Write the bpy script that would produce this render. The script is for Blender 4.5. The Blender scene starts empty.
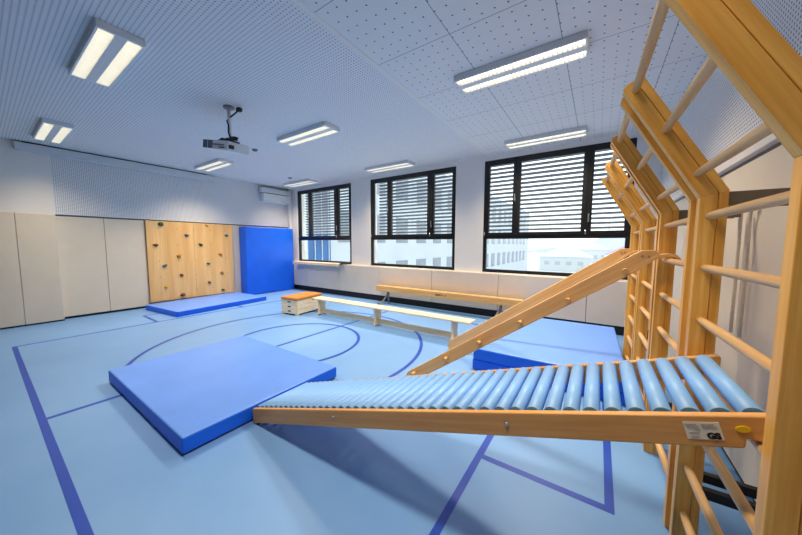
import bpy, bmesh, math, random
from mathutils import Vector, Matrix
random.seed(7)
SC = bpy.context.scene
COL = SC.collection
PI = math.pi

# ------------------------------------------------------------------ helpers
def lin(c):
    r = []
    for v in c[:3]:
        v /= 255.0
        r.append(v / 12.92 if v <= 0.04045 else ((v + 0.055) / 1.055) ** 2.4)
    return (r[0], r[1], r[2], 1.0)

def new_mat(name):
    m = bpy.data.materials.new(name)
    m.use_nodes = True
    nt = m.node_tree
    return m, nt, nt.nodes['Principled BSDF']

def setp(b, **k):
    names = {'rough': 'Roughness', 'metal': 'Metallic', 'spec': 'Specular IOR Level', 'coat': 'Coat Weight',
             'coatr': 'Coat Roughness', 'sheen': 'Sheen Weight'}
    for a, v in k.items():
        b.inputs[names[a]].default_value = v

def mix_rgb(nt, fac, a, b):
    n = nt.nodes.new('ShaderNodeMix'); n.data_type = 'RGBA'
    for sock, v in ((n.inputs[0], fac), (n.inputs[6], a), (n.inputs[7], b)):
        if hasattr(v, 'is_linked') or hasattr(v, 'links'):
            nt.links.new(v, sock)
        else:
            sock.default_value = v
    return n.outputs[2]

def math_n(nt, op, a, b=None, c=None):
    n = nt.nodes.new('ShaderNodeMath'); n.operation = op
    for i, v in enumerate((a, b, c)):
        if v is None: continue
        if hasattr(v, 'links'): nt.links.new(v, n.inputs[i])
        else: n.inputs[i].default_value = v
    return n.outputs[0]

def objco(nt):
    return nt.nodes.new('ShaderNodeTexCoord').outputs['Object']

def mapped(nt, scale=(1, 1, 1), rot=(0, 0, 0)):
    m = nt.nodes.new('ShaderNodeMapping')
    r = nt.nodes.new('ShaderNodeMapping')
    nt.links.new(objco(nt), r.inputs['Vector'])
    r.inputs['Rotation'].default_value = rot
    nt.links.new(r.outputs[0], m.inputs['Vector'])
    m.inputs['Scale'].default_value = scale
    return m.outputs[0]

def noise(nt, vec, scale, detail=3, rough=0.55):
    n = nt.nodes.new('ShaderNodeTexNoise')
    nt.links.new(vec, n.inputs['Vector'])
    n.inputs['Scale'].default_value = scale
    n.inputs['Detail'].default_value = detail
    n.inputs['Roughness'].default_value = rough
    return n.outputs['Fac']

def ramp(nt, fac, stops):
    r = nt.nodes.new('ShaderNodeValToRGB')
    nt.links.new(fac, r.inputs[0])
    e = r.color_ramp.elements
    e[0].position, e[0].color = stops[0]
    e[1].position, e[1].color = stops[-1]
    for p, c in stops[1:-1]:
        x = e.new(p); x.color = c
    return r.outputs[0]

def bump(nt, b, h, strength=0.1, dist=0.01):
    n = nt.nodes.new('ShaderNodeBump')
    n.inputs['Strength'].default_value = strength
    n.inputs['Distance'].default_value = dist
    nt.links.new(h, n.inputs['Height'])
    nt.links.new(n.outputs[0], b.inputs['Normal'])

def plain(name, c, rough=0.6, vary=0.06, scale=6.0, bumpy=0.0, **k):
    m, nt, b = new_mat(name)
    co = objco(nt)
    f = noise(nt, co, scale, 4)
    lo = lin([v * (1 - vary) for v in c]); hi = lin([min(255, v * (1 + vary)) for v in c])
    nt.links.new(ramp(nt, f, [(0.3, lo), (0.7, hi)]), b.inputs['Base Color'])
    setp(b, rough=rough, **k)
    if bumpy:
        bump(nt, b, noise(nt, co, 220, 2), bumpy, 0.002)
    return m

def wood(name, dark, light, axis='x', rot=(0, 0, 0), rough=0.42, fine=1.0, strips=None, **k):
    m, nt, b = new_mat(name)
    s = {'x': (0.9, 14, 14), 'y': (14, 0.9, 14), 'z': (14, 14, 0.9)}[axis]
    v = mapped(nt, tuple(q * fine for q in s), rot)
    f1 = noise(nt, v, 1.6, 5, 0.6)
    s2 = {'x': (1.5, 70, 70), 'y': (70, 1.5, 70), 'z': (70, 70, 1.5)}[axis]
    f2 = noise(nt, mapped(nt, s2, rot), 1.0, 2)
    f = math_n(nt, 'ADD', math_n(nt, 'MULTIPLY', f1, 0.72), math_n(nt, 'MULTIPLY', f2, 0.28))
    col = ramp(nt, f, [(0.34, lin(dark)), (0.5, lin([(a + c) / 2 for a, c in zip(dark, light)])), (0.64, lin(light))])
    # glued lamellas / occasional dark heart streaks
    s3 = {'x': (0.35, 9, 9), 'y': (9, 0.35, 9), 'z': (9, 9, 0.35)}[axis]
    f3 = noise(nt, mapped(nt, s3, rot), 1.3, 1)
    streak = ramp(nt, f3, [(0.60, (0, 0, 0, 1)), (0.70, (1, 1, 1, 1))])
    col = mix_rgb(nt, math_n(nt, 'MULTIPLY', streak, 0.45 if strips is None else strips), col, lin([v * 0.66 for v in dark]))
    nt.links.new(col, b.inputs['Base Color'])
    setp(b, rough=rough, **k)
    bump(nt, b, f2, 0.04, 0.002)
    return m

def dots(nt, ax, ay, px, py, r, ox=0.0, oy=0.0):
    """1 inside round holes of a square grid, on two coordinates of the object space"""
    sep = nt.nodes.new('ShaderNodeSeparateXYZ')
    nt.links.new(objco(nt), sep.inputs[0])
    def cell(o, p, off):
        f = math_n(nt, 'FRACT', math_n(nt, 'DIVIDE', math_n(nt, 'ADD', sep.outputs[o], 100 * p - off + p / 2), p))
        return math_n(nt, 'MULTIPLY', math_n(nt, 'SUBTRACT', f, 0.5), p)
    a, c = cell(ax, px, ox), cell(ay, py, oy)
    d = math_n(nt, 'SQRT', math_n(nt, 'ADD', math_n(nt, 'MULTIPLY', a, a), math_n(nt, 'MULTIPLY', c, c)))
    return math_n(nt, 'LESS_THAN', d, r), sep

# ------------------------------------------------------------------ materials
M = {}
M['white_wall'] = plain('painted_wall', (232, 230, 226), 0.8, 0.01, 2, 0.05)
M['pad'] = plain('beige_padding', (222, 212, 194), 0.6, 0.012, 3, 0.03)
M['pad_grey'] = plain('grey_beige_padding', (214, 204, 192), 0.6, 0.012, 3, 0.03)
M['wall_brown'] = plain('dark_unseen_wall', (104, 88, 70), 0.6, 0.04)  # unseen rear wall, coloured dark to keep bounce light low
M['taupe'] = plain('taupe_strip', (112, 100, 88), 0.7, 0.03)
M['black'] = plain('black_gap', (22, 22, 26), 0.6, 0.05)
M['ledge'] = plain('grey_ledge', (120, 122, 126), 0.6, 0.03)
M['frame'] = plain('anthracite_frame', (22, 24, 27), 0.35, 0.05)
M['steel'] = plain('brushed_steel', (190, 190, 192), 0.35, 0.04, metal=0.9)
M['dark_steel'] = plain('dark_steel', (60, 62, 66), 0.4, 0.05, metal=0.7)
M['grey_metal'] = plain('grey_painted_metal', (120, 122, 124), 0.45, 0.04)
M['white_plastic'] = plain('white_plastic', (226, 228, 230), 0.4, 0.015)
M['white_enamel'] = plain('white_enamel', (222, 224, 226), 0.35, 0.01)
M['screen_case'] = plain('screen_case', (205, 210, 215), 0.5, 0.01)
M['black_rubber'] = plain('black_rubber', (25, 25, 27), 0.7, 0.05)
M['dark_plastic'] = plain('dark_plastic', (38, 40, 46), 0.5, 0.05)
M['grey_grille'] = plain('grey_grille', (88, 98, 116), 0.6, 0.05)
M['slat'] = plain('blind_slat', (140, 143, 147), 0.45, 0.03)
M['mat_sheen'] = plain('blue_vinyl_sheen', (98, 150, 246), 0.40, 0.025, 2.5, 0.03)  # mat tops: window sheen put into a lighter blue
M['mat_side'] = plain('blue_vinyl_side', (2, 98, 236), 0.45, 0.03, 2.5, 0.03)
M['roller'] = plain('light_blue_roller', (132, 186, 250), 0.42, 0.012, 5)
M['roller_cap_shade'] = plain('roller_cap_shade', (84, 144, 206), 0.5, 0.03, 5)  # same blue as the roller, with shade on the ends put in
M['leather'] = plain('tan_leather', (206, 130, 40), 0.5, 0.05, 14, 0.08)
M['sticker'] = plain('sticker', (226, 220, 212), 0.5, 0.02)
M['ink'] = plain('ink', (20, 20, 22), 0.6, 0.02)
M['faint_ink'] = plain('faint_ink', (150, 146, 140), 0.6, 0.02)
M['brown_ink'] = plain('brown_ink', (72, 46, 22), 0.6, 0.02)
M['yellow'] = plain('yellow_plastic', (228, 190, 20), 0.45, 0.03)
M['cord'] = plain('pale_cord', (222, 212, 196), 0.8, 0.03, 40)
M['beech_z'] = wood('beech_upright', (214, 150, 58), (246, 196, 106), 'z')
M['beech_arm'] = wood('beech_overhang', (214, 150, 58), (246, 196, 106), 'z', (0, math.radians(29.4), 0))
M['beech_y'] = wood('beech_rung', (192, 146, 90), (224, 186, 132), 'y', fine=1.4, strips=0.12)
M['beech_slope'] = wood('beech_board', (196, 138, 74), (222, 168, 102), 'x', (0, math.radians(18), 0), strips=0.12)
M['beech_ladder'] = wood('beech_rail', (226, 168, 104), (246, 202, 142), 'x', (0, math.radians(35.5), 0), strips=0.12)
M['pine_x'] = wood('pale_pine', (226, 206, 174), (246, 232, 208), 'x', strips=0.1)
M['pine_rail'] = wood('pale_pine_rail', (218, 190, 148), (240, 218, 180), 'x', strips=0.12)
M['beam'] = wood('honey_beam', (216, 158, 88), (240, 192, 124), 'x', strips=0.1)
M['ply'] = wood('birch_plywood', (224, 170, 102), (244, 204, 142), 'z', fine=0.22, strips=0.08)
M['shelf'] = wood('pale_board', (226, 196, 164), (244, 222, 196), 'x', strips=0.08)
HOLD = {'g': plain('green_hold', (34, 74, 44), 0.6, 0.2, 30), 'y': plain('yellow_hold', (196, 150, 26), 0.6, 0.15, 30),
        'b': plain('teal_hold', (32, 96, 120), 0.6, 0.2, 30), 'r': plain('rust_hold', (112, 50, 28), 0.6, 0.2, 30),
        'o': plain('ochre_hold', (176, 106, 22), 0.6, 0.2, 30)}

def floor_mat():
    m, nt, b = new_mat('sports_floor')
    f = noise(nt, objco(nt), 1.1, 4)
    g = noise(nt, objco(nt), 260, 2)
    c = ramp(nt, f, [(0.3, lin((108, 156, 217))), (0.7, lin((118, 165, 224)))])
    nt.links.new(c, b.inputs['Base Color'])
    setp(b, rough=0.42, spec=0.4)
    bump(nt, b, g, 0.03, 0.001)
    return m
M['floor'] = floor_mat()
M['line'] = plain('court_line_paint', (8, 66, 182), 0.42, 0.03)

def perforated(name, base, ax, ay, pitch, r, rough=0.75, py=None, ox=0, oy=0, hole=(52, 58, 70)):
    m, nt, b = new_mat(name)
    d, sep = dots(nt, ax, ay, pitch, py or pitch, r, ox, oy)
    nt.links.new(mix_rgb(nt, d, lin(base), lin(hole)), b.inputs['Base Color'])
    setp(b, rough=rough, spec=0.3)
    return m, nt, b, sep
M['ceil_fine'] = perforated('fine_perforated_ceiling', (230, 231, 232), 0, 1, 0.036, 0.0068, hole=(128, 135, 147))[0]
M['wall_perf_x'] = perforated('perforated_cladding', (228, 229, 230), 1, 2, 0.028, 0.0060, hole=(92, 98, 110))[0]

def coarse_ceiling():
    m, nt, b, sep = perforated('coarse_perforated_panels', (228, 229, 229), 0, 1, 0.105, 0.0076, py=0.1195, ox=-0.47, oy=2.60, hole=(36, 40, 46))
    col = b.inputs['Base Color'].links[0].from_socket
    def joint(o, p, off):
        f = math_n(nt, 'FRACT', math_n(nt, 'DIVIDE', math_n(nt, 'ADD', sep.outputs[o], 100 * p - off + p / 2), p))
        return math_n(nt, 'LESS_THAN', math_n(nt, 'ABSOLUTE', math_n(nt, 'SUBTRACT', f, 0.5)), 0.0034 / p)
    j = math_n(nt, 'MAXIMUM', joint(0, 0.84, -0.37), joint(1, 0.845, 2.545))
    nt.links.new(mix_rgb(nt, j, col, lin((138, 142, 148))), b.inputs['Base Color'])
    return m
M['ceil_coarse'] = coarse_ceiling()

def glass_mat():
    m = bpy.data.materials.new('window_glass'); m.use_nodes = True
    nt = m.node_tree; nt.nodes.clear()
    o = nt.nodes.new('ShaderNodeOutputMaterial'); t = nt.nodes.new('ShaderNodeBsdfTransparent')
    g = nt.nodes.new('ShaderNodeBsdfGlossy'); mx = nt.nodes.new('ShaderNodeMixShader')
    lw = nt.nodes.new('ShaderNodeLayerWeight'); lw.inputs[0].default_value = 0.5
    fc = math_n(nt, 'ADD', math_n(nt, 'MULTIPLY', math_n(nt, 'POWER', lw.outputs['Facing'], 5), 0.5), 0.025)
    t.inputs[0].default_value = (0.93, 0.96, 0.96, 1); g.inputs['Roughness'].default_value = 0.02
    nt.links.new(fc, mx.inputs[0]); nt.links.new(t.outputs[0], mx.inputs[1]); nt.links.new(g.outputs[0], mx.inputs[2])
    nt.links.new(mx.outputs[0], o.inputs[0])
    return m
M['glass'] = glass_mat()

def emit(name, c, s):
    m = bpy.data.materials.new(name); m.use_nodes = True
    nt = m.node_tree; nt.nodes.clear()
    o = nt.nodes.new('ShaderNodeOutputMaterial'); e = nt.nodes.new('ShaderNodeEmission')
    e.inputs[0].default_value = c; e.inputs[1].default_value = s
    nt.links.new(e.outputs[0], o.inputs[0])
    return m
M['tube'] = emit('fluorescent_tube', (1.0, 0.90, 0.66, 1), 3.6)

# ------------------------------------------------------------------ mesh building
class MB:
    def __init__(s): s.bm = bmesh.new(); s.mi = 0
    def _tag(s, faces):
        for f in faces: f.material_index = s.mi
    def box(s, x0, x1, y0, y1, z0, z1, mat=None):
        v = [s.bm.verts.new(p) for p in ((x0, y0, z0), (x1, y0, z0), (x1, y1, z0), (x0, y1, z0), (x0, y0, z1), (x1, y0, z1), (x1, y1, z1), (x0, y1, z1))]
        fs = [s.bm.faces.new([v[i] for i in q]) for q in ((0, 3, 2, 1), (4, 5, 6, 7), (0, 1, 5, 4), (1, 2, 6, 5), (2, 3, 7, 6), (3, 0, 4, 7))]
        s._tag(fs)
        if mat is not None: bmesh.ops.transform(s.bm, matrix=mat, verts=v)
        return s
    def prism(s, pts, a0, a1, axis='y'):
        """closed polygon pts (two coordinates) pulled along the third axis"""
        def P(p, a):
            return {'y': (p[0], a, p[1]), 'x': (a, p[0], p[1]), 'z': (p[0], p[1], a)}[axis]
        A = [s.bm.verts.new(P(p, a0)) for p in pts]; B = [s.bm.verts.new(P(p, a1)) for p in pts]
        n = len(pts)
        fs = [s.bm.faces.new(A), s.bm.faces.new(B[::-1])]
        for i in range(n):
            fs.append(s.bm.faces.new((A[i], B[i], B[(i + 1) % n], A[(i + 1) % n])))
        s._tag(fs)
        return s
    def cyl(s, p0, p1, r, seg=16, r1=None, caps=True, capmat=None):
        p0, p1 = Vector(p0), Vector(p1); d = (p1 - p0).normalized()
        u = d.orthogonal().normalized(); w = d.cross(u); r1 = r if r1 is None else r1
        A, B = [], []
        for i in range(seg):
            t = 2 * PI * i / seg; o = u * math.cos(t) + w * math.sin(t)
            A.append(s.bm.verts.new(p0 + o * r)); B.append(s.bm.verts.new(p1 + o * r1))
        fs = [s.bm.faces.new((A[i], A[(i + 1) % seg], B[(i + 1) % seg], B[i])) for i in range(seg)]
        for f in fs: f.smooth = True
        s._tag(fs)
        if caps:
            c = [s.bm.faces.new(A[::-1]), s.bm.faces.new(B)]
            for f in c: f.material_index = s.mi if capmat is None else capmat
        return s
    def tube(s, pts, r, seg=10):
        pts = [Vector(p) for p in pts]; rings = []
        for i, p in enumerate(pts):
            d = (pts[min(i + 1, len(pts) - 1)] - pts[max(i - 1, 0)]).normalized()
            u = Vector((0.123, 0.97, 0.21)).cross(d).normalized(); w = d.cross(u)
            rings.append([s.bm.verts.new(p + (u * math.cos(2 * PI * k / seg) + w * math.sin(2 * PI * k / seg)) * r) for k in range(seg)])
        fs = []
        for a, b in zip(rings, rings[1:]):
            for k in range(seg):
                f = s.bm.faces.new((a[k], a[(k + 1) % seg], b[(k + 1) % seg], b[k])); f.smooth = True; fs.append(f)
        fs += [s.bm.faces.new(rings[0][::-1]), s.bm.faces.new(rings[-1])]
        s._tag(fs)
        return s
    def quad(s, pts):
        s._tag([s.bm.faces.new([s.bm.verts.new(p) for p in pts])]); return s
    def build(s, name, mats, parent=None, loc=(0, 0, 0), bevel=0, seg=2):
        bmesh.ops.recalc_face_normals(s.bm, faces=s.bm.faces)
        me = bpy.data.meshes.new(name); s.bm.to_mesh(me); s.bm.free()
        for m in (mats if isinstance(mats, (list, tuple)) else [mats]): me.materials.append(m)
        o = bpy.data.objects.new(name, me); COL.objects.link(o); o.location = loc
        if parent: o.parent = parent
        if bevel:
            b = o.modifiers.new('edge', 'BEVEL'); b.width = bevel; b.segments = seg; b.limit_method = 'ANGLE'; b.angle_limit = 0.6
            b.harden_normals = False
        return o

def tag(o, label=None, cat=None, group=None, kind=None):
    if label: o['label'] = label
    if cat: o['category'] = cat
    if group: o['group'] = group
    if kind: o['kind'] = kind
    return o

def thing(name, label, cat, loc=(0, 0, 0), rz=0.0, group=None):
    o = bpy.data.objects.new(name, None); COL.objects.link(o)
    o.empty_display_size = 0.1
    o.location = loc; o.rotation_euler = (0, 0, rz)
    return tag(o, label, cat, group)

def kids(o): return [c for c in COL.objects if c.parent == o]

def copy_tree(o, parent=None):
    c = o.copy(); COL.objects.link(c)
    if parent: c.parent = parent
    for ch in kids(o): copy_tree(ch, c)
    return c

def struct(o, label=None, cat=None):
    o['kind'] = 'structure'
    if label: o['label'] = label
    if cat: o['category'] = cat
    return o

def text_mesh(name, body, size, mat, parent, matrix, bold=0.0):
    cu = bpy.data.curves.new(name, 'FONT'); cu.body = body; cu.size = size; cu.extrude = 0.0006; cu.offset = bold
    t = bpy.data.objects.new(name, cu); COL.objects.link(t)
    bpy.context.view_layer.update()
    me = bpy.data.meshes.new_from_object(t.evaluated_get(bpy.context.evaluated_depsgraph_get()))
    bpy.data.objects.remove(t)
    me.materials.clear(); me.materials.append(mat)
    me.transform(matrix)
    o = bpy.data.objects.new(name, me); COL.objects.link(o); o.parent = parent
    return o

# ------------------------------------------------------------------ room shell
XL, XR, YW, YB, H = -9.3, 0.90, 6.40, -0.75, 3.50
PADX = -9.2
fl = MB().box(XL - .3, XR + .3, YB - .2, YW + .3, -0.12, 0).build('floor', M['floor'])
struct(fl, 'light blue sports floor with dark blue court lines', 'floor')
# painted court lines
LM = MB()
LZ = [0.0010]
def line(x0, x1, y0, y1):
    LZ[0] += 0.00005
    LM.box(x0, x1, y0, y1, 0.0001, LZ[0])
XB0, XB1, YC0, YC1, XM = -7.40, -0.70, 0.215, 5.53, -4.09
CY = 2.89
line(XB0, XB1, YC0, YC0 + .052)
line(XB0, XB1, YC1, YC1 + .05)
line(XB0, XB0 + .05, YC0, YC1)
line(XB1, XB1 + .05, YC0, YC1)
line(XM - .025, XM + .025, YC0, YC1)
GY0, GY1 = 2.035, 3.70
line(XB1, 0.155, GY0, GY0 + .05); line(XB1, 0.155, GY1, GY1 + .05); line(0.105, 0.155, GY0, GY1 + .05)
line(-8.25, XB0, GY0 - .06, GY0 - .01); line(-8.25, XB0, GY1, GY1 + .05); line(-8.27, -8.22, GY0 - .06, GY1 + .05)
def ring(cx, cy, r, w, n=96):
    for i in range(n):
        a, b = 2 * PI * i / n, 2 * PI * (i + 1) / n
        q = []
        for rr, t in ((r - w / 2, a), (r + w / 2, a), (r + w / 2, b), (r - w / 2, b)):
            q.append((cx + rr * math.cos(t), cy + rr * math.sin(t), 0.0026))
        LM.quad(q)
ring(-4.065, CY, 1.025, .05); ring(-4.09, CY, 2.09, .05)
LM.build('court_marking', M['line'], fl)

cm = MB()
cm.mi = 0; cm.box(XL - .3, -2.085, YB - .2, YW + .3, H, H + .1)
cm.mi = 1; cm.box(-2.03, XR + .3, YB - .2, YW + .3, H, H + .1)
cm.mi = 2; cm.box(-2.085, -2.03, YB - .2, YW + .3, H - .004, H + .1)
struct(cm.build('ceiling', [M['ceil_fine'], M['ceil_coarse'], M['white_wall']]), 'perforated white ceiling, fine holes and coarse holed panels', 'ceiling')

# left (climbing) wall
w = MB()
w.mi = 0; w.box(XL - .2, XL, YB - .2, YW + .3, 0, H)
w.mi = 0; w.box(XL, -9.08, YB, .95, 0, H)
w.mi = 1; w.box(XL, -9.17, .95, YW, 2.185, H)
w.mi = 2; w.box(XL, -9.21, .95, YW, 2.16, 2.185)
w.mi = 3; w.box(XL, -9.24, .95, YW, 0, .05); w.box(-9.08, -9.075, YB, .95, 0, .05)
struct(w.build('wall_left', [M['white_wall'], M['wall_perf_x'], M['ledge'], M['black']]), 'wall with perforated white cladding above beige pads', 'wall')

# window wall
WIN = [(-8.72, -6.17), (-5.42, -2.82), (-2.15, 0.45)]
WZ0, WZ1 = 0.985, 3.41
w = MB()
xs = [XL] + [v for p in WIN for v in p] + [XR + .3]
for a, b in zip(xs[::2], xs[1::2]): w.box(a, b, YW, YW + .3, WZ0, WZ1)
w.box(XL, XR + .3, YW, YW + .3, WZ1, H + .05); w.box(XL, XR + .3, YW, YW + .3, -.1, WZ0)
w.mi = 1; w.box(XL, XR, YW - .04, YW, 0, .2)
w.mi = 0; w.box(XL, XR, YW - .05, YW, .2, .975)
struct(w.build('wall_back', [M['white_wall'], M['black']]), 'white window wall with three openings', 'wall')

# right wall behind the wall bars
w = MB()
w.mi = 0; w.box(XR, XR + .2, YB - .2, YW + .3, 0, H)
w.mi = 1; w.box(.80, XR, YB, YW, 2.26, H)
w.mi = 0; w.box(.795, XR, YB, YW, 2.20, 2.26)
w.mi = 2; w.box(.84, XR, YB, YW, 2.17, 2.20)
w.mi = 4; w.box(.88, XR, YB, YW, 0, .12)
struct(w.build('wall_right', [M['white_wall'], M['wall_perf_x'], M['ledge'], M['taupe'], M['black'], M['pad']]), 'wall behind the wall bars', 'wall')
struct(MB().box(XL, XR + .2, YB - .2, YB, 0, H).build('wall_front', M['wall_brown']), 'unseen wall behind the viewer, darkened to cut bounce light', 'wall')

# ------------------------------------------------------------------ wall pads
def wall_pad(x0, x1, y0, y1, z0, z1, label, mat='pad', group=None):
    o = MB().box(x0, x1, y0, y1, z0, z1).build('wall_pad', M[mat], bevel=.006)
    return tag(o, label, 'wall pad', group)
wall_pad(-9.08, -9.045, YB + .01, .447, .03, 2.165, 'beige wall pad at the outer left edge, nearest the viewer')
wall_pad(-9.08, -9.045, .453, .945, .03, 2.165, 'narrow beige wall pad on the projecting wall, beside its corner')
wall_pad(-9.24, PADX, .955, 1.655, .05, 2.155, 'beige wall pad just right of the projecting wall corner')
wall_pad(-9.24, PADX, 1.662, 2.365, .05, 2.155, 'beige wall pad directly left of the plywood climbing panel')
wall_pad(-9.24, PADX, 4.40, 4.62, .05, 2.155, 'narrow pale pad strip between climbing panel and upright blue mat')
wall_pad(-9.24, PADX, 4.628, 6.29, .05, 2.155, 'beige wall pad hidden behind the upright blue mat')
sx = [-9.16, -8.2, -6.6, -5.0, -3.37, -1.755, -.14, .82]
wl = ['low beige pad beside the upright blue mat, under the corner window', 'low beige pad under the wooden board on the corner window sill',
      'low beige pad between the corner window and the left end of the beam', 'low beige pad under the left part of the middle window',
      'low beige pad under the pier between the middle and the large right window', 'low beige pad behind the climbing planks, under the large right window',
      'low beige pad in the corner behind the farthest wall bars']
for a, b, l in zip(sx, sx[1:], wl):
    wall_pad(a + .004, b - .004, YW - .11, YW - .05, .17, .965, l, 'pad_grey')
ry = [YB + .02, 1.1, 2.30, 3.5, 4.7, YW - .13]
rl = ['tall beige pad behind the nearest wall bar post', 'tall beige pad behind the nearest bay of the wall bars', 'tall beige pad behind the second bay of the wall bars',
      'tall beige pad behind the third bay of the wall bars', 'tall beige pad behind the farthest bay of the wall bars']
for a, b, l in zip(ry, ry[1:], rl):
    wall_pad(.82, .885, a + .004, b - .004, .12, 2.165, l)

# ------------------------------------------------------------------ windows
MULL = [((-8.147, -8.023), (-6.917, -6.716)), ((-4.832, -4.696), (-3.589, -3.398)), ((-1.542, -1.392), (-.302, -.137))]
FY0, FY1 = YW + .015, YW + .085
TZ0, TZ1 = 1.72, 1.845
for i, ((x0, x1), (ma, mb)) in enumerate(zip(WIN, MULL)):
    f = MB()
    f.box(x0, x1, FY0, FY1, 3.30, WZ1); f.box(x0, x1, FY0, FY1, WZ0, WZ0 + .07)
    f.box(x0, x1, FY0, FY1, TZ0, TZ1)
    f.box(x0, x0 + .075, FY0, FY1, WZ0 + .07, TZ0); f.box(x1 - .075, x1, FY0, FY1, WZ0 + .07, TZ0)
    f.box(x0, x0 + .12, FY0, FY1, TZ1, 3.30); f.box(x1 - .10, x1, FY0, FY1, TZ1, 3.30)
    for a, b in (ma, mb): f.box(a, b, FY0, FY1, TZ1, 3.30)
    fr = f.build('window_%d' % (i + 1), M['frame'], bevel=.004)
    struct(fr, ['corner window with a dark frame', 'middle window with a dark frame', 'large right window with a dark frame'][i], 'window')
    for a, b, z0, z1 in ((x0 + .07, x1 - .07, WZ0 + .06, TZ0 + .01), (x0 + .11, ma[0] + .01, TZ1 - .01, 3.31), (ma[1] - .01, mb[0] + .01, TZ1 - .01, 3.31), (mb[1] - .01, x1 - .09, TZ1 - .01, 3.31)):
        MB().box(a, b, FY0 + .035, FY0 + .041, z0, z1).build('pane', M['glass'], fr)
    # sash outlines
    for a, b in ((x0 + .05, (ma[0] + ma[1]) / 2), ((ma[0] + ma[1]) / 2, (mb[0] + mb[1]) / 2), ((mb[0] + mb[1]) / 2, x1 - .03)):
        s = MB(); g = .006
        s.box(a + g, b - g, FY0 - .014, FY0, 3.29, 3.36); s.box(a + g, b - g, FY0 - .014, FY0, TZ1 - .055, TZ1 + .012)
        s.box(a + g, a + .06, FY0 - .014, FY0, TZ1, 3.30); s.box(b - .06, b - g, FY0 - .014, FY0, TZ1, 3.30)
        s.build('sash', M['frame'], fr, bevel=.003)
    for hx, hz in (((ma[0] + ma[1]) / 2 - .03, 2.5), ((mb[0] + mb[1]) / 2 + .035, 2.02)):
        h = MB(); h.box(hx - .012, hx + .012, FY0 - .03, FY0 - .012, hz, hz + .045); h.box(hx - .01, hx + .01, FY0 - .05, FY0 - .03, hz + .01, hz + .15)
        h.build('handle', M['steel'], fr, bevel=.003)
    for hx in (x0 + .03, (mb[0] + mb[1]) / 2):
        MB().cyl((hx, FY0 - .02, TZ1 - .05), (hx, FY0 - .02, TZ1 + .03), .011, 10).build('hinge', M['steel'], fr)
    # sill and reveal
    MB().box(x0, x1, YW - .06, FY0, WZ0 - .02, WZ0).build('window_sill', M['white_wall'], fr)
    # outside blind
    b = thing('venetian_blind', ['lowered outside blind in the corner window', 'lowered outside blind in the middle window', 'lowered outside blind in the large right window'][i], 'blind', ((x0 + x1) / 2, YW + .2, 1.80), 0, 'outside blinds')
    hw = (x1 - x0) / 2 - (.06 if i == 2 else .17)
    s = MB()
    n = 19
    for k in range(n):
        z = .03 + k * .0885
        a = math.radians(-27)
        s.box(-hw, hw, -.04, .04, -.0016, .0016, Matrix.Translation((0, 0, z)) @ Matrix.Rotation(a, 4, 'X'))
    s.build('slats', M['slat'], b)
    MB().box(-hw, hw, -.02, .02, -.02, .0).build('bottom_rail', M['slat'], b, bevel=.003)
    for xx in (-hw + .25, 0, hw - .25):
        MB().box(xx - .0025, xx + .0025, -.001, .001, 0, 1.70).build('tape', M['slat'], b)
    MB().box(-hw, hw, -.05, .05, 1.66, 1.76).build('head_rail', M['slat'], b, bevel=.004)

# ------------------------------------------------------------------ wall bars
BW, BT = .84, .05
n_f, n_m, n_b, s_e = 1.2455, 1.3075, 1.3435, 2.068
AC, AS = .871, .491
def arm(n, s): return (n * AC - s * AS - .45, n * AS + s * AC)
zf = (n_f - AC * .40) / AS; zb = (n_b - AC * .497) / AS
xm = .40 + .062; zm = (n_m - AC * xm) / AS
def post_mesh(y0, name='post'):
    m = MB()
    ef, em, eb = (.40 - .45, zf), (xm - .002 - .45, zm), (xm + .001 - .45, zm)
    m.mi = 0
    m.prism([(.40 - .45, 0), ef, em, (em[0], 0)], y0, y0 + BT)
    m.prism([(eb[0], 0), eb, (.497 - .45, zb), (.497 - .45, 0)], y0 + .003, y0 + BT - .003)
    m.mi = 1
    m.prism([ef, arm(n_f, s_e - .022), arm(n_f + .007, s_e - .007), arm(n_f + .022, s_e), arm(n_m - .002, s_e), em], y0, y0 + BT)
    m.prism([eb, arm(n_m + .001, s_e), arm(n_b - .014, s_e), arm(n_b - .004, s_e - .005), arm(n_b, s_e - .016), (.497 - .45, zb)], y0 + .003, y0 + BT - .003)
    m.mi = 0
    m.box(xm - .004 - .45, xm + .004 - .45, y0 + .006, y0 + BT - .006, .002, zm - .01)
    return m
RZ = [.22, .474, .728, .983, 1.237, 1.491, 1.738]
ARM = [(1.288, 1.502), (1.288, 1.762), (1.288, 2.02)]
wb = thing('stall_bars', 'wall bars nearest the viewer, carrying the upper end of the roller slide', 'wall bars', (.4627, 1.178, 0), math.radians(1.72), 'wall bars with overhanging tops')
post_mesh(0).build('post', [M['beech_z'], M['beech_arm']], wb, bevel=.0025)
p2 = post_mesh(BW - BT).build('post', [M['beech_z'], M['beech_arm']], wb, bevel=.0025)
for py in (.012, BW - BT + .012):
    MB().box(.047, .352, py, py + .026, 1.785, 1.848).build('upper_bracket', M['taupe'], wb, bevel=.003)
    MB().box(.047, .352, py - .005, py + .03, .33, .378).build('lower_bracket', M['black'], wb, bevel=.003)
rung0 = None
def rung_mesh():
    m = MB()
    L = BW - 2 * BT + .02
    prof = [(.0, .015), (.012, .016), (.06, .0178), (L / 2, .0188), (L - .06, .0178), (L - .012, .016), (L, .015)]
    for (a, ra), (b, rb) in zip(prof, prof[1:]):
        m.cyl((0, BT - .01 + a, 0), (0, BT - .01 + b, 0), ra, 18, rb, caps=False)
    bmesh.ops.remove_doubles(m.bm, verts=m.bm.verts, dist=1e-5)
    return m
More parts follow.
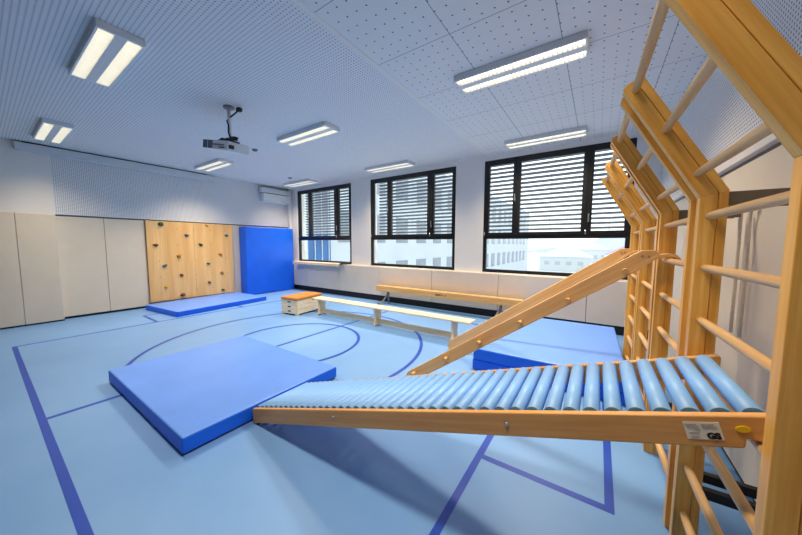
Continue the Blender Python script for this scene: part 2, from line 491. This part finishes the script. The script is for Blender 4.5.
for (x, z) in [(.437 - .45, z) for z in RZ] + [arm(*a) for a in ARM]:
    if rung0 is None:
        rung0 = rung_mesh().build('rung', M['beech_y'], wb); r = rung0
    else:
        r = rung0.copy(); COL.objects.link(r); r.parent = wb
    r.location = (x, 0, z)
for i, l in enumerate(['second wall bars from the viewer, carrying the hooked end of the nearer climbing plank', 'third wall bars from the viewer, between the hooks of the two sloping planks', 'farthest wall bars, closest to the window, carrying the farther plank']):
    c = copy_tree(wb); c.location = (.4348 - .0247 * i, 2.108 + .822 * i, 0); c.scale = (1, .914, 1); c['label'] = l

# pale cords on the wall pad
for i, (yy, l) in enumerate(((2.95, 'left pale cord of the hanging pair behind the nearest wall bars'), (2.80, 'right pale cord of the hanging pair behind the nearest wall bars'))):
    c = thing('hanging_cord', l, 'cord', (.80, yy, 1.84), 0, 'pale cords behind the wall bars')
    MB().tube([(.0, -.03, -.01), (-.006, -.012, .0), (-.01, .004, -.02), (-.008, .012, -.08), (-.006, .012, -.25), (-.006, .008, -.55), (-.004, .01, -.85)], .010).build('cord_length', M['cord'], c)
    MB().cyl((.02, -.03, -.01), (-.012, -.03, -.008), .011, 10).build('hook', M['dark_plastic'], c)

# ------------------------------------------------------------------ roller slide
sl = thing('roller_slide', 'wooden roller slide with light blue rollers, hung on the nearest wall bars', 'slide', (-2.49, 1.30, 0))
SS = .3265; ang = math.atan(SS); cs = math.cos(ang)
def ztop(x): return .134 + SS * x           # x measured from the low end
XE = 2.955
def slide_board(y0):
    lo = [(.012, .134 - .0), (0.0, .115), (.008, .02), (.04, 0.0), (.08, .02 + .004), (2.895, ztop(2.895) - .107), (2.897, 1.004), (2.935, 1.006), (2.962, .985), (2.972, ztop(2.972) - .075), (2.972, ztop(2.972) - .01), (2.962, ztop(2.962))]
    return MB().prism(lo, y0, y0 + .03).build('side_board', M['beech_slope'], sl, bevel=.006, seg=3)
slide_board(0.0); slide_board(.565)
mr = MB()
mr.cyl((0, .033, 0), (0, .562, 0), .0300, 24, capmat=1)
r0 = mr.build('roller', [M['roller'], M['roller_cap_shade']], sl)
NR = 42
for k in range(NR):
    r = r0 if k == 0 else r0.copy()
    if k: COL.objects.link(r); r.parent = sl
    x = 2.917 - k * .0700
    r.location = (x, 0, ztop(x) - .0205)
for yb in (.045, .50):
    pass
for bx in (.85, 1.85):
    MB().box(bx, bx + .06, .03, .565, ztop(bx) - .098, ztop(bx) - .078).build('cross_bar', M['beech_slope'], sl)
# sticker with test mark, on the near board
RS = Matrix.Rotation(-ang, 4, 'Y')
def on_board(x, dz, dy=0.0): return Matrix.Translation((x, -.0008 - dy, ztop(x) - dz)) @ RS
st = MB(); st.box(-.044, .044, -.0006, .0006, -.028, .028, on_board(2.80, .052)); stk = st.build('sticker', M['sticker'], sl)
stk['label'] = 'white maker sticker with black test mark'
RX = Matrix.Rotation(PI / 2, 4, 'X')
text_mesh('test_mark', 'GS', .026, M['ink'], stk, on_board(2.80, .052, .0012) @ Matrix.Translation((.006, 0, -.024)) @ RX, .0016)
tl = MB()
for (a, b, z) in ((-.040, -.012, .021), (-.036, -.008, .012), (-.020, -.006, .004), (-.036, -.010, -.006), (-.034, -.014, -.019), (.0, .030, .021), (.0, .036, .012)):
    tl.box(a, b, -.0008, .0004, z - .0012, z + .0012, on_board(2.80, .052, .0012))
tl.build('small_print', M['faint_ink'], stk)
yb_ = MB()
yb_.prism([(.017 * math.cos(2 * PI * k / 20), .010 * math.sin(2 * PI * k / 20)) for k in range(20)], -.003, .001)
bmesh.ops.transform(yb_.bm, matrix=on_board(2.885, .042, .0005), verts=yb_.bm.verts)
yo = yb_.build('oval_badge', M['yellow'], sl, bevel=.001); yo['label'] = 'yellow oval badge'
for bx in (2.185, 1.05):
    m = MB(); m.cyl((0, -.004, 0), (0, .002, 0), .009, 12)
    bmesh.ops.transform(m.bm, matrix=on_board(bx, .055), verts=m.bm.verts); m.build('bolt', M['steel'], sl)
for fy in (.0, .565):
    m = MB(); m.box(.03, .075, fy + .001, fy + .029, .0, .022); m.build('foot_pad', M['black_rubber'], sl)

# ------------------------------------------------------------------ sloping climbing planks with dowel pegs
ld = thing('climbing_plank', 'nearer of the two sloping wooden planks, with short dowel pegs and a hooked upper end', 'climbing plank', (-1.726, 2.66, 0), 0, 'sloping climbing planks')
LS = .713; la = math.atan(LS)
def zt(x): return .158 + LS * x             # upper edge, x from the foot
pts = [(.0, .015), (-.02, .10), (.0, zt(.0) - .006), (.02, zt(.02)), (1.962, zt(1.962) - .006), (1.982, 1.562), (2.055, 1.562), (2.085, 1.535), (1.95, zt(1.95) - .147), (.09, zt(.09) - .147), (.03, 0.0)]
MB().prism(pts, 0, .032).build('plank_board', M['beech_ladder'], ld, bevel=.005, seg=2)
rg = None
for px, pz in ((.105, .185), (.490, .442), (.832, .678), (1.190, .928), (1.542, 1.165), (1.893, 1.418)):
    if rg is None:
        m = MB(); m.cyl((0, -.07, 0), (0, .075, 0), .0185, 16); rg = m.build('peg', M['beech_y'], ld, bevel=.002); r = rg
    else:
        r = rg.copy(); COL.objects.link(r); r.parent = ld
    r.location = (px, 0, pz - .005)
th = .022
cl = [(1.94, 1.402), (1.99, 1.458), (2.05, 1.506), (2.093, 1.526), (2.130, 1.531), (2.158, 1.525), (2.176, 1.505), (2.179, 1.482)]
up, lo_ = [], []
for i, p in enumerate(cl):
    a = Vector(cl[max(i - 1, 0)]); b = Vector(cl[min(i + 1, len(cl) - 1)]); d = (b - a).normalized(); n = Vector((-d.y, d.x))
    up.append(tuple(Vector(p) + n * th / 2)); lo_.append(tuple(Vector(p) - n * th / 2))
MB().prism(lo_ + up[::-1], -.004, .10).build('hook', M['beech_ladder'], ld, bevel=.003)
for bz in (0, 1):
    MB().cyl((1.985 + .035 * bz, -.006, 1.520), (1.985 + .035 * bz, .002, 1.520), .008, 10).build('bolt', M['steel'], ld)
l2 = ld.copy(); COL.objects.link(l2)
for k_ in kids(ld):
    if not k_.name.startswith('peg'):
        c = k_.copy(); COL.objects.link(c); c.parent = l2
l2.location = (-1.785, 3.90, 0); l2['label'] = 'farther and plainer of the two sloping wooden planks, above the stacked blue mats'
for k_ in kids(l2):
    if k_.name.startswith('hook'): k_.location = (.009, 0, 0)

# ------------------------------------------------------------------ mats
def mat(name, label, sx_, sy_, sz_, loc, rz=0, bev=.02, rx=0, ry=0, seam=True, cat='mat'):
    o = thing(name, label, cat, loc, rz)
    o.rotation_euler = (rx, ry, rz)
    g = MB()
    g.box(0, sx_, 0, sy_, 0, sz_)
    for f in g.bm.faces: f.material_index = 0
    g.bm.normal_update()
    bmesh.ops.recalc_face_normals(g.bm, faces=g.bm.faces)
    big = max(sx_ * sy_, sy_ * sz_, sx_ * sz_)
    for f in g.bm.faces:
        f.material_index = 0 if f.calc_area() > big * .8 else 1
    g.build('cover', [M['mat_side' if name == 'crash_mat' else 'mat_sheen'], M['mat_side']], o, bevel=bev, seg=4)
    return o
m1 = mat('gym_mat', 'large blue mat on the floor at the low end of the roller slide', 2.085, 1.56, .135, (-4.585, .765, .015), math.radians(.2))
m = MB(); m.box(.02, 2.065, .02, 1.54, -.015, .002); m.build('anti_slip_base', M['dark_plastic'], m1)
m2 = mat('gym_mat', 'blue mat on the floor below the climbing panel', 1.5, 2.2, .12, (-8.98, 2.22, 0), math.radians(6))
m3 = mat('crash_mat', 'thick blue mat standing upright in the corner against the wall', .37, 1.67, 2.11, (-9.19, 4.605, .01), 0, .03)
m = MB()
pts = [(.303, .52, .78), (.306, .9, .84), (.306, 1.2, .80), (.305, 1.55, .93)]
m4 = mat('gym_mat', 'lower of the two stacked blue mats beside the wall bars', 1.58, 2.10, .15, (-1.275, 3.50, 0), math.radians(1.0), .022)
m5 = mat('gym_mat', 'upper of the two stacked blue mats, under the sloping climbing planks', 1.57, 2.12, .148, (-1.255, 3.47, .151), math.radians(1.3), .022)

# ------------------------------------------------------------------ climbing panel
cp = thing('climbing_wall', 'plywood climbing panel with coloured holds on the left wall', 'climbing wall', (-9.2, 2.375, .13))
m = MB()
m.box(0, .05, 0, 1.004, 0, 2.03); m.build('plywood_sheet', M['ply'], cp, bevel=.003)
m = MB()
m.box(0, .05, 1.007, 2.02, 0, 2.03); m.build('plywood_sheet', M['ply'], cp, bevel=.003)
holds = [('g', 2.675, 2.086, 1.2), ('y', 3.711, 2.11, .9), ('b', 3.217, 1.814, 1), ('b', 4.216, 1.84, 1), ('r', 2.536, 1.559, 1), ('g', 3.529, 1.569, 1), ('o', 3.018, 1.268, 1),
         ('o', 4.023, 1.291, 1), ('b', 2.702, 1.03, 1.15), ('b', 3.706, 1.034, .9), ('r', 3.043, .764, .9), ('o', 4.05, .75, 1), ('r', 3.705, .498, .8), ('y', 2.702, .484, .8), ('r', 3.051, .235, 1.1), ('g', 4.059, .236, 1)]
hname = {'g': 'dark green hold', 'y': 'yellow hold', 'b': 'teal hold', 'r': 'rust brown hold', 'o': 'ochre hold'}
for i, (c, y, z, s) in enumerate(holds):
    bm = bmesh.new(); bmesh.ops.create_icosphere(bm, subdivisions=3, radius=1)
    ph = random.random() * 6
    for v in bm.verts:
        k = 1 + .16 * math.sin(3 * v.co.y + ph) + .12 * math.sin(4 * v.co.z + 2 * ph) + .07 * math.cos(5 * v.co.x + ph)
        v.co *= k
        v.co.x = max(v.co.x, -.25)
        v.co = Vector((v.co.x * .040 + .058, v.co.y * .048 * s * (1 + .25 * math.sin(ph)), v.co.z * .034 * s))
    for f in bm.faces: f.smooth = True
    me = bpy.data.meshes.new('climbing_hold'); bm.to_mesh(me); bm.free(); me.materials.append(HOLD[c])
    o = bpy.data.objects.new('climbing_hold', me); COL.objects.link(o); o.parent = cp
    o.location = (0, y - 2.375, z - .13); o['label'] = hname[c]
    o.rotation_euler = (math.radians(random.uniform(-35, 35)), 0, 0)
m = MB()
for a in range(5):
    for b in range(5):
        m.cyl((.045, .22 + a * .40, .2 + b * .41), (.052, .22 + a * .40, .2 + b * .41), .008, 8)
m.build('insert_nuts', M['dark_steel'], cp)
cp['kind'] = 'thing'

# ------------------------------------------------------------------ small vaulting box
vb = thing('vaulting_box', 'small wooden vaulting box with an orange-brown padded top', 'vaulting box', (-5.455, 3.92, 0), math.radians(7))
VW, VL = .475, .78
def vsec(z0, z1, hole, holes_y=.05):
    m = MB(); t = .022
    m.box(-VW, 0, 0, t, z0, z1); m.box(-VW, 0, VL - t, VL, z0, z1)
    m.box(-VW, -VW + t, t, VL - t, z0, z1); m.box(-t, 0, t, VL - t, z0, z1)
    o = m.build('box_section', M['pine_x'], vb, bevel=.003)
    for yy in (-.001,):
        h = MB(); xc = -VW / 2; hz = (z0 + z1) / 2 + .008
        pts = [(xc + sx * .034 + .014 * math.cos(t_), hz + .014 * math.sin(t_)) for sx, t0 in ((1, -PI / 2), (-1, PI / 2)) for t_ in [t0 + PI * q / 6 for q in range(7)]]
        h.prism(pts, yy, yy + .003); h.build('hand_hole', M['black'], o)
    return o
vsec(.035, .130, 1); vsec(.134, .236, 1); vsec(.240, .342, 1)
for xx in (-VW, -.07):
    for yy in (0.0, VL - .07):
        MB().box(xx + .002, xx + .068, yy + .002, yy + .068, 0, .032).build('foot', M['pine_rail'], vb, bevel=.004)
for xx in (-.028, -VW - .002):
    m = MB(); m.box(xx, xx + .03, -.003, .03, .03, .342); m.build('corner_post', M['pine_rail'], vb, bevel=.003)
MB().box(-VW - .015, .015, -.015, VL + .015, .343, .408).build('padded_top', M['leather'], vb, bevel=.022, seg=4)

# ------------------------------------------------------------------ gymnastics bench
gb = thing('gymnastics_bench', 'long pale wooden bench standing alone in the middle of the floor', 'bench', (-5.38, 4.23, 0), math.radians(.5))
MB().box(.06, 3.78, 0, .25, .352, .384).build('seat', M['pine_x'], gb, bevel=.006)
for lx, l in ((.22, 0), (1.83, 0), (3.45, 0)):
    m = MB()
    m.prism([(.02, .348), (.23, .348), (.215, .12), (.235, .02), (.015, .02), (.035, .12)], lx, lx + .04, 'x')
    leg = m.build('leg', M['pine_rail'], gb, bevel=.004)
    if lx != 1.83:
        for q in (.03, .19): MB().box(lx - .002, lx + .045, q, q + .035, 0, .021).build('rubber_foot', M['black_rubber'], leg)
MB().box(.20, 3.48, .095, .155, .045, .135).build('balance_rail', M['pine_rail'], gb, bevel=.006)
m = MB(); m.box(-.03, .03, .06, .10, .32, .347); m.box(-.03, .03, .15, .19, .32, .347); m.build('hook', M['dark_steel'], gb)
# ------------------------------------------------------------------ long beam at the window wall
bb = thing('balance_beam', 'long honey-coloured wooden beam on grey metal feet along the window wall', 'balance beam', (-4.93, 6.04, 0))
MB().box(0, 3.72, 0, .16, .345, .49).build('beam_body', M['beam'], bb, bevel=.008, seg=3)
text_mesh('beam_lettering', 'bänfer - 1', .072, M['brown_ink'], bb, Matrix.Translation((1.80, -.0012, .395)) @ RX, .002)
for fx in (.35, 3.3):
    m = MB()
    m.tube([(fx, .08, .344), (fx - .02, .06, .26), (fx - .06, 0.0, .14), (fx - .10, -.06, .06), (fx - .16, -.10, .025), (fx - .22, -.10, .022)], .022, 10)
    m.tube([(fx, .10, .344), (fx - .01, .11, .2), (fx - .02, .13, .05), (fx - .02, .14, .022)], .022, 10)
    m.build('foot', M['grey_metal'], bb)

# ------------------------------------------------------------------ board on the corner window sill
sb = thing('wooden_board', 'pale wooden board lying on the sill of the corner window', 'board', (-8.62, 6.08, .967))
m = MB(); m.box(0, 2.20, 0, .30, 0, .04); m.box(0, 2.20, 0, .035, -.045, 0); m.build('plank', M['shelf'], sb, bevel=.006)
m = MB()
m.tube([(2.17, .10, .022), (2.28, .12, .045), (2.40, .13, .040), (2.50, .13, .055), (2.58, .15, .058)], .026, 10)
o = m.build('end_hook', M['dark_steel'], sb); o['label'] = 'dark metal end hook'

# ------------------------------------------------------------------ ceiling lights
def make_light(label):
    t = thing('ceiling_light', label, 'ceiling light', (0, 0, H), 0, 'fluorescent ceiling lights')
    L, W, D = .64, .165, .068
    h = MB()
    h.box(-L, L, -W, W, -.012, -.001)
    h.box(-L, L, -W, -W + .018, -D, -.012); h.box(-L, L, W - .018, W, -D, -.012)
    h.box(-L, -L + .02, -W + .018, W - .018, -D, -.012); h.box(L - .02, L, -W + .018, W - .018, -D, -.012)
    h.box(-L + .02, L - .02, -.042, .042, -D, -.012)
    h.build('housing', M['white_enamel'], t, bevel=.003)
    for s in (-1, 1):
        a, b = sorted((s * .043, s * .146))
        e = MB(); e.box(-L + .021, L - .021, a, b, -.030, -.026); e.build('tube_panel', M['tube'], t)
        lv = MB(); n = 30
        for k in range(n):
            x = -L + .02 + (k + .5) * (2 * L - .04) / n
            lv.box(x - .002, x + .002, a, b, -.066, -.034)
        lv.build('louvre', M['white_enamel'], t)
    return t
LX, LY = (-7.72, -4.24, -.78), (.86, 3.34, 5.78)
names = {(0, 0): 'ceiling light above the left end of the projection screen case', (1, 0): 'large lit ceiling light nearest the upper left of the photo', (2, 0): 'ceiling light overhead beside the nearest wall bars, out of the photo',
         (0, 1): 'ceiling light between the projector and the screen case', (1, 1): 'ceiling light right of the projector, with a fine perforated ceiling around', (2, 1): 'brightest ceiling light, on the coarse holed panels',
         (0, 2): 'small distant ceiling light above the corner window', (1, 2): 'ceiling light above the middle window', (2, 2): 'ceiling light directly above the large right window'}
LIGHT_W = 50.0
first = None
for i, x in enumerate(LX):
    for j, y in enumerate(LY):
        if first is None:
            first = make_light(names[(i, j)]); t = first
        else:
            t = copy_tree(first); t['label'] = names[(i, j)]
        x = x - (0, .03, .08)[j] if i == 2 else (x - .05 if (i, j) == (1, 2) else x)
        t.location = (x, y, H)
        ld_ = bpy.data.lights.new('lamp_light', 'AREA'); ld_.shape = 'RECTANGLE'; ld_.size = 1.24; ld_.size_y = .29
        ld_.energy = LIGHT_W * (.54, 1.0, 1.0)[j] * (1.25 if (i, j) == (2, 0) else 1.0); ld_.color = (1.0, .81, .56); ld_.spread = math.radians(118)
        lo = bpy.data.objects.new('lamp_light', ld_); COL.objects.link(lo); lo.location = (x, y, H - .072)

# ------------------------------------------------------------------ projector, screen case, air unit, detectors
pj = thing('projector', 'white projector hanging from the ceiling on a pole', 'projector', (-4.36, 2.12, H))
MB().cyl((0, 0, 0), (0, 0, -.02), .07, 20).build('ceiling_plate', M['grey_metal'], pj)
MB().cyl((0, 0, -.02), (0, 0, -.44), .022, 14).build('pole', M['white_plastic'], pj)
m = MB(); m.tube([(.15, .06, -.05), (.10, .04, -.09), (.03, .01, -.13), (-.03, -.02, -.19), (.03, -.03, -.26), (.02, -.03, -.36), (.10, -.05, -.44), (.30, -.05, -.50)], .010, 8); m.build('cable', M['black_rubber'], pj)
m = MB(); m.box(.12, .19, .03, .09, -.075, -.03); m.build('plug', M['black_rubber'], pj, bevel=.006)
m = MB(); m.box(-.12, .16, -.03, .03, -.455, -.435); m.box(-.02, .02, -.12, .12, -.47, -.45); m.tube([(-.1, -.1, -.455), (.1, -.08, -.47), (.32, -.07, -.53)], .012, 8); m.build('bracket', M['dark_steel'], pj)
RP = Matrix.Rotation(math.radians(13), 4, 'Y')
body = MB(); body.box(-.37, .35, -.15, .15, -.60, -.475, RP); bd = body.build('body', M['white_plastic'], pj, bevel=.02, seg=3)
for a in (-.365, -.205):
    m = MB(); m.box(a, a + .13, -.154, -.148, -.592, -.485, RP); m.build('vent_grille', M['grey_grille'], bd)
m = MB(); 
for k in range(6): m.box(-.05 + k * .055, -.015 + k * .055, -.153, -.148, -.545, -.525, RP)
m.box(.12, .28, -.153, -.148, -.575, -.558, RP)
m.build('ports', M['dark_plastic'], bd)
m = MB(); m.cyl((-.44, .04, -.44), (-.47, .04, -.433), .04, 18); m.build('lens', M['dark_plastic'], bd)
m = MB(); m.box(.33, .38, -.13, -.07, -.57, -.52, RP); m.build('rear_socket', M['dark_plastic'], bd, bevel=.008)

sc = thing('projection_screen', 'long white roller screen case under the ceiling on the left wall', 'projection screen', (-9.07, .52, H))
MB().box(-.10, .12, 0, 3.28, -.165, -.03).build('case', M['screen_case'], sc, bevel=.012, seg=3)
MB().box(-.05, .06, .1, 3.2, -.03, 0).build('mounting_rail', M['dark_steel'], sc)
MB().box(.02, .05, .06, 3.22, -.185, -.165).build('pull_bar', M['white_plastic'], sc, bevel=.004)
MB().box(-.08, .10, 3.28, 3.40, -.15, -.06).build('end_cap', M['screen_case'], sc, bevel=.01)

ac = thing('air_conditioner', 'white air conditioning unit high on the wall in the corner', 'air conditioner', (-9.17, 5.31, 2.96))
MB().box(0, .22, 0, .95, 0, .27).build('body', M['white_plastic'], ac, bevel=.025, seg=3)
MB().box(.216, .224, .05, .90, .015, .05).build('outlet_flap', M['screen_case'], ac)
m = MB(); m.box(.02, .20, -.05, 1.0, .29, .44); m.build('recess_shade', M['screen_case'], ac, bevel=.005)  # block added where the recess above the unit lies in shade
tr = MB().box(-9.17, -9.06, YW - .10, YW - .002, .97, H - .002).build('trim_1', M['white_wall'], bevel=.004); struct(tr, 'white pipe casing in the room corner', 'trim')

for (x, y, l) in ((-5.82, 3.30, 'small round ceiling detector right of the projector'), (-7.43, 5.23, 'small round ceiling detector near the corner window')):
    d = thing('smoke_detector', l, 'smoke detector', (x, y, H), 0, 'ceiling detectors')
    MB().cyl((0, 0, -.012), (0, 0, 0), .065, 24).build('base', M['white_plastic'], d)
    MB().cyl((0, 0, -.045), (0, 0, -.012), .035, 24, .055).build('head', M['grey_metal'], d)

# ------------------------------------------------------------------ outside
snow = plain('snow', (214, 219, 224), 0.9, 0.03, .05)
struct(MB().box(-140, 160, YW + 1.2, 420, -8.2, -8).build('ground', snow), 'snow-covered ground outside', 'ground')
hz = plain('hazy_hill', (196, 204, 212), 1, .04, .02)  # distance haze put into the hill colour
m = MB()
for k in range(26):
    a = -200 + k * 20; h0 = 10 + 9 * math.sin(k * .7) + 5 * math.sin(k * 1.9); h1 = 10 + 9 * math.sin((k + 1) * .7) + 5 * math.sin((k + 1) * 1.9)
    m.prism([(a, -8), (a + 20, -8), (a + 20, h1 - 8), (a, h0 - 8)], 380, 410)
struct(m.build('hills', hz), 'hazy grey hills in the distance', 'hill')
fac = plain('pale_facade', (186, 196, 204), .8, .02, .4)
pane_m = plain('dark_window_glass', (128, 138, 150), .2, .15, .5)
blue_m = plain('blue_glazing', (50, 98, 150), .2, .12, .6)
pale_m = plain('pale_green_column', (206, 220, 214), .7, .02)
bu = thing('office_building', 'long pale office wing with rows of windows across the yard', 'building', (-12.0, 7.5, -8))
MB().box(-12, 0, 3.3, 56.5, 0, 16).build('facade', fac, bu)
MB().box(-12, .05, 1.4, 3.3, 0, 10.1).build('stair_tower', blue_m, bu)
MB().box(-12, .05, 1.4, 3.3, 10.1, 16).build('tower_top', pane_m, bu)
for k in range(4): MB().box(.05, .09, 1.75 + k * .46, 1.80 + k * .46, 0, 16).build('mullion', fac, bu)
for z in (6.5, 9.9, 13.2): MB().box(.05, .08, 1.4, 3.3, z, z + .08).build('transom', fac, bu)
MB().cyl((.5, .9, 0), (.5, .9, 16), .42, 20).build('column', pale_m, bu)
wn = None
for z in (6.6, 9.7, 12.8):
    for k in range(18):
        if wn is None:
            wn = MB().box(0, .03, 0, 1.5, 0, 1.8).build('window', pane_m, bu); o = wn
        else:
            o = wn.copy(); COL.objects.link(o); o.parent = bu
        o.location = (.0, 3.9 + k * 2.8, z)
def house(x, y, w_, d_, h_, l, c, rc):
    t = thing('distant_house', l, 'building', (x, y, -8), 0, 'distant houses')
    MB().box(0, w_, 0, d_, 0, h_).build('wall', plain('house_wall', c, .9, .02), t)
    MB().prism([(-.4, h_), (w_ + .4, h_), (w_ / 2, h_ + w_ * .28)], -.3, d_ + .3).build('roof', plain('house_roof', rc, .9, .03), t)
    hw_ = plain('house_glass', [v * .88 for v in c], .5, .02)  # pale walls and panes carry the distance haze in their colour
    for k in range(4):
        MB().box(w_ * (.1 + .22 * k), w_ * (.1 + .22 * k) + w_ * .1, -.05, 0, h_ * .45, h_ * .7).build('window', hw_, t)
house(-18, 118, 16, 10, 5.2, 'low distant house with grey roof seen just right of the office wing', (190, 198, 202), (214, 220, 226))
house(2, 135, 14, 10, 6.0, 'distant white house behind the climbing planks', (222, 226, 232), (186, 178, 206))
house(-8, 150, 12, 9, 7.5, 'tallest distant house in the large right window', (206, 212, 220), (226, 230, 236))
house(10, 160, 15, 10, 7.0, 'distant house with pinkish roof at the right window edge', (212, 206, 214), (206, 190, 206))
tm = plain('bare_branches', (150, 158, 158), .9, .1, 3)  # tree grey has the distance haze put in
for i, (x, y, h_, l) in enumerate(((-5.5, 58, 5.6, 'haze-grey tree beside the far end of the office wing'), (-2, 74, 6.0, 'haze-grey tree left of the distant white houses'), (6, 92, 6.6, 'haze-grey tree far out on the snow'))):
    t = thing('hazed_tree', l, 'tree', (x, y, -8), 0, 'haze-grey trees outside')
    MB().cyl((0, 0, 0), (0, 0, h_ * .5), .2, 8, .1).build('trunk', tm, t)
    m = MB()
    for k in range(90):
        a = random.uniform(0, 2 * PI); e = random.uniform(.1, 1.3); r_ = random.uniform(.8, 1) * h_ * .5; z0 = h_ * random.uniform(.25, .5)
        p0 = Vector((0, 0, z0)); p1 = p0 + Vector((math.cos(a) * math.cos(e), math.sin(a) * math.cos(e), math.sin(e))) * r_
        m.cyl(p0, p1, .05, 4, .02)
    m.build('branches', tm, t)

# ------------------------------------------------------------------ sky, camera, colour
wd = bpy.data.worlds.new('overcast_sky'); SC.world = wd; wd.use_nodes = True
bg = wd.node_tree.nodes['Background']
bg.inputs[0].default_value = (0.96, 0.98, 1.0, 1); bg.inputs[1].default_value = 2.0

f_, yaw, pitch, roll = 289.5, .598, -.0805, .0033
cy_, sy_, cp_, sp_ = math.cos(yaw), math.sin(yaw), math.cos(pitch), math.sin(pitch)
fw = Vector((-sy_ * cp_, cy_ * cp_, sp_)); rt = Vector((cy_, sy_, 0)); upv = rt.cross(fw)
r2 = math.cos(roll) * rt + math.sin(roll) * upv; u2 = -math.sin(roll) * rt + math.cos(roll) * upv
cam = bpy.data.cameras.new('camera'); co_ = bpy.data.objects.new('camera', cam); COL.objects.link(co_)
cam.sensor_width = 36; cam.sensor_fit = 'HORIZONTAL'; cam.lens = f_ / 802 * 36; cam.clip_start = .02; cam.clip_end = 1000
mw = Matrix.Identity(4)
for i in range(3):
    mw[i][0] = r2[i]; mw[i][1] = u2[i]; mw[i][2] = -fw[i]
mw[0][3], mw[1][3], mw[2][3] = 0, 0, 1.6
co_.matrix_world = mw
SC.camera = co_
vs = SC.view_settings
SC.display_settings.display_device = 'sRGB'
vs.view_transform = 'Standard'; vs.look = 'None'; vs.exposure = 0.18; vs.gamma = 1.0; vs.use_curve_mapping = False
SC.cycles.use_denoising = True
SC.cycles.max_bounces = 10; SC.cycles.diffuse_bounces = 6; SC.cycles.transparent_max_bounces = 12
SC.cycles.caustics_reflective = False; SC.cycles.caustics_refractive = False
SC.cycles.sample_clamp_indirect = 6.0
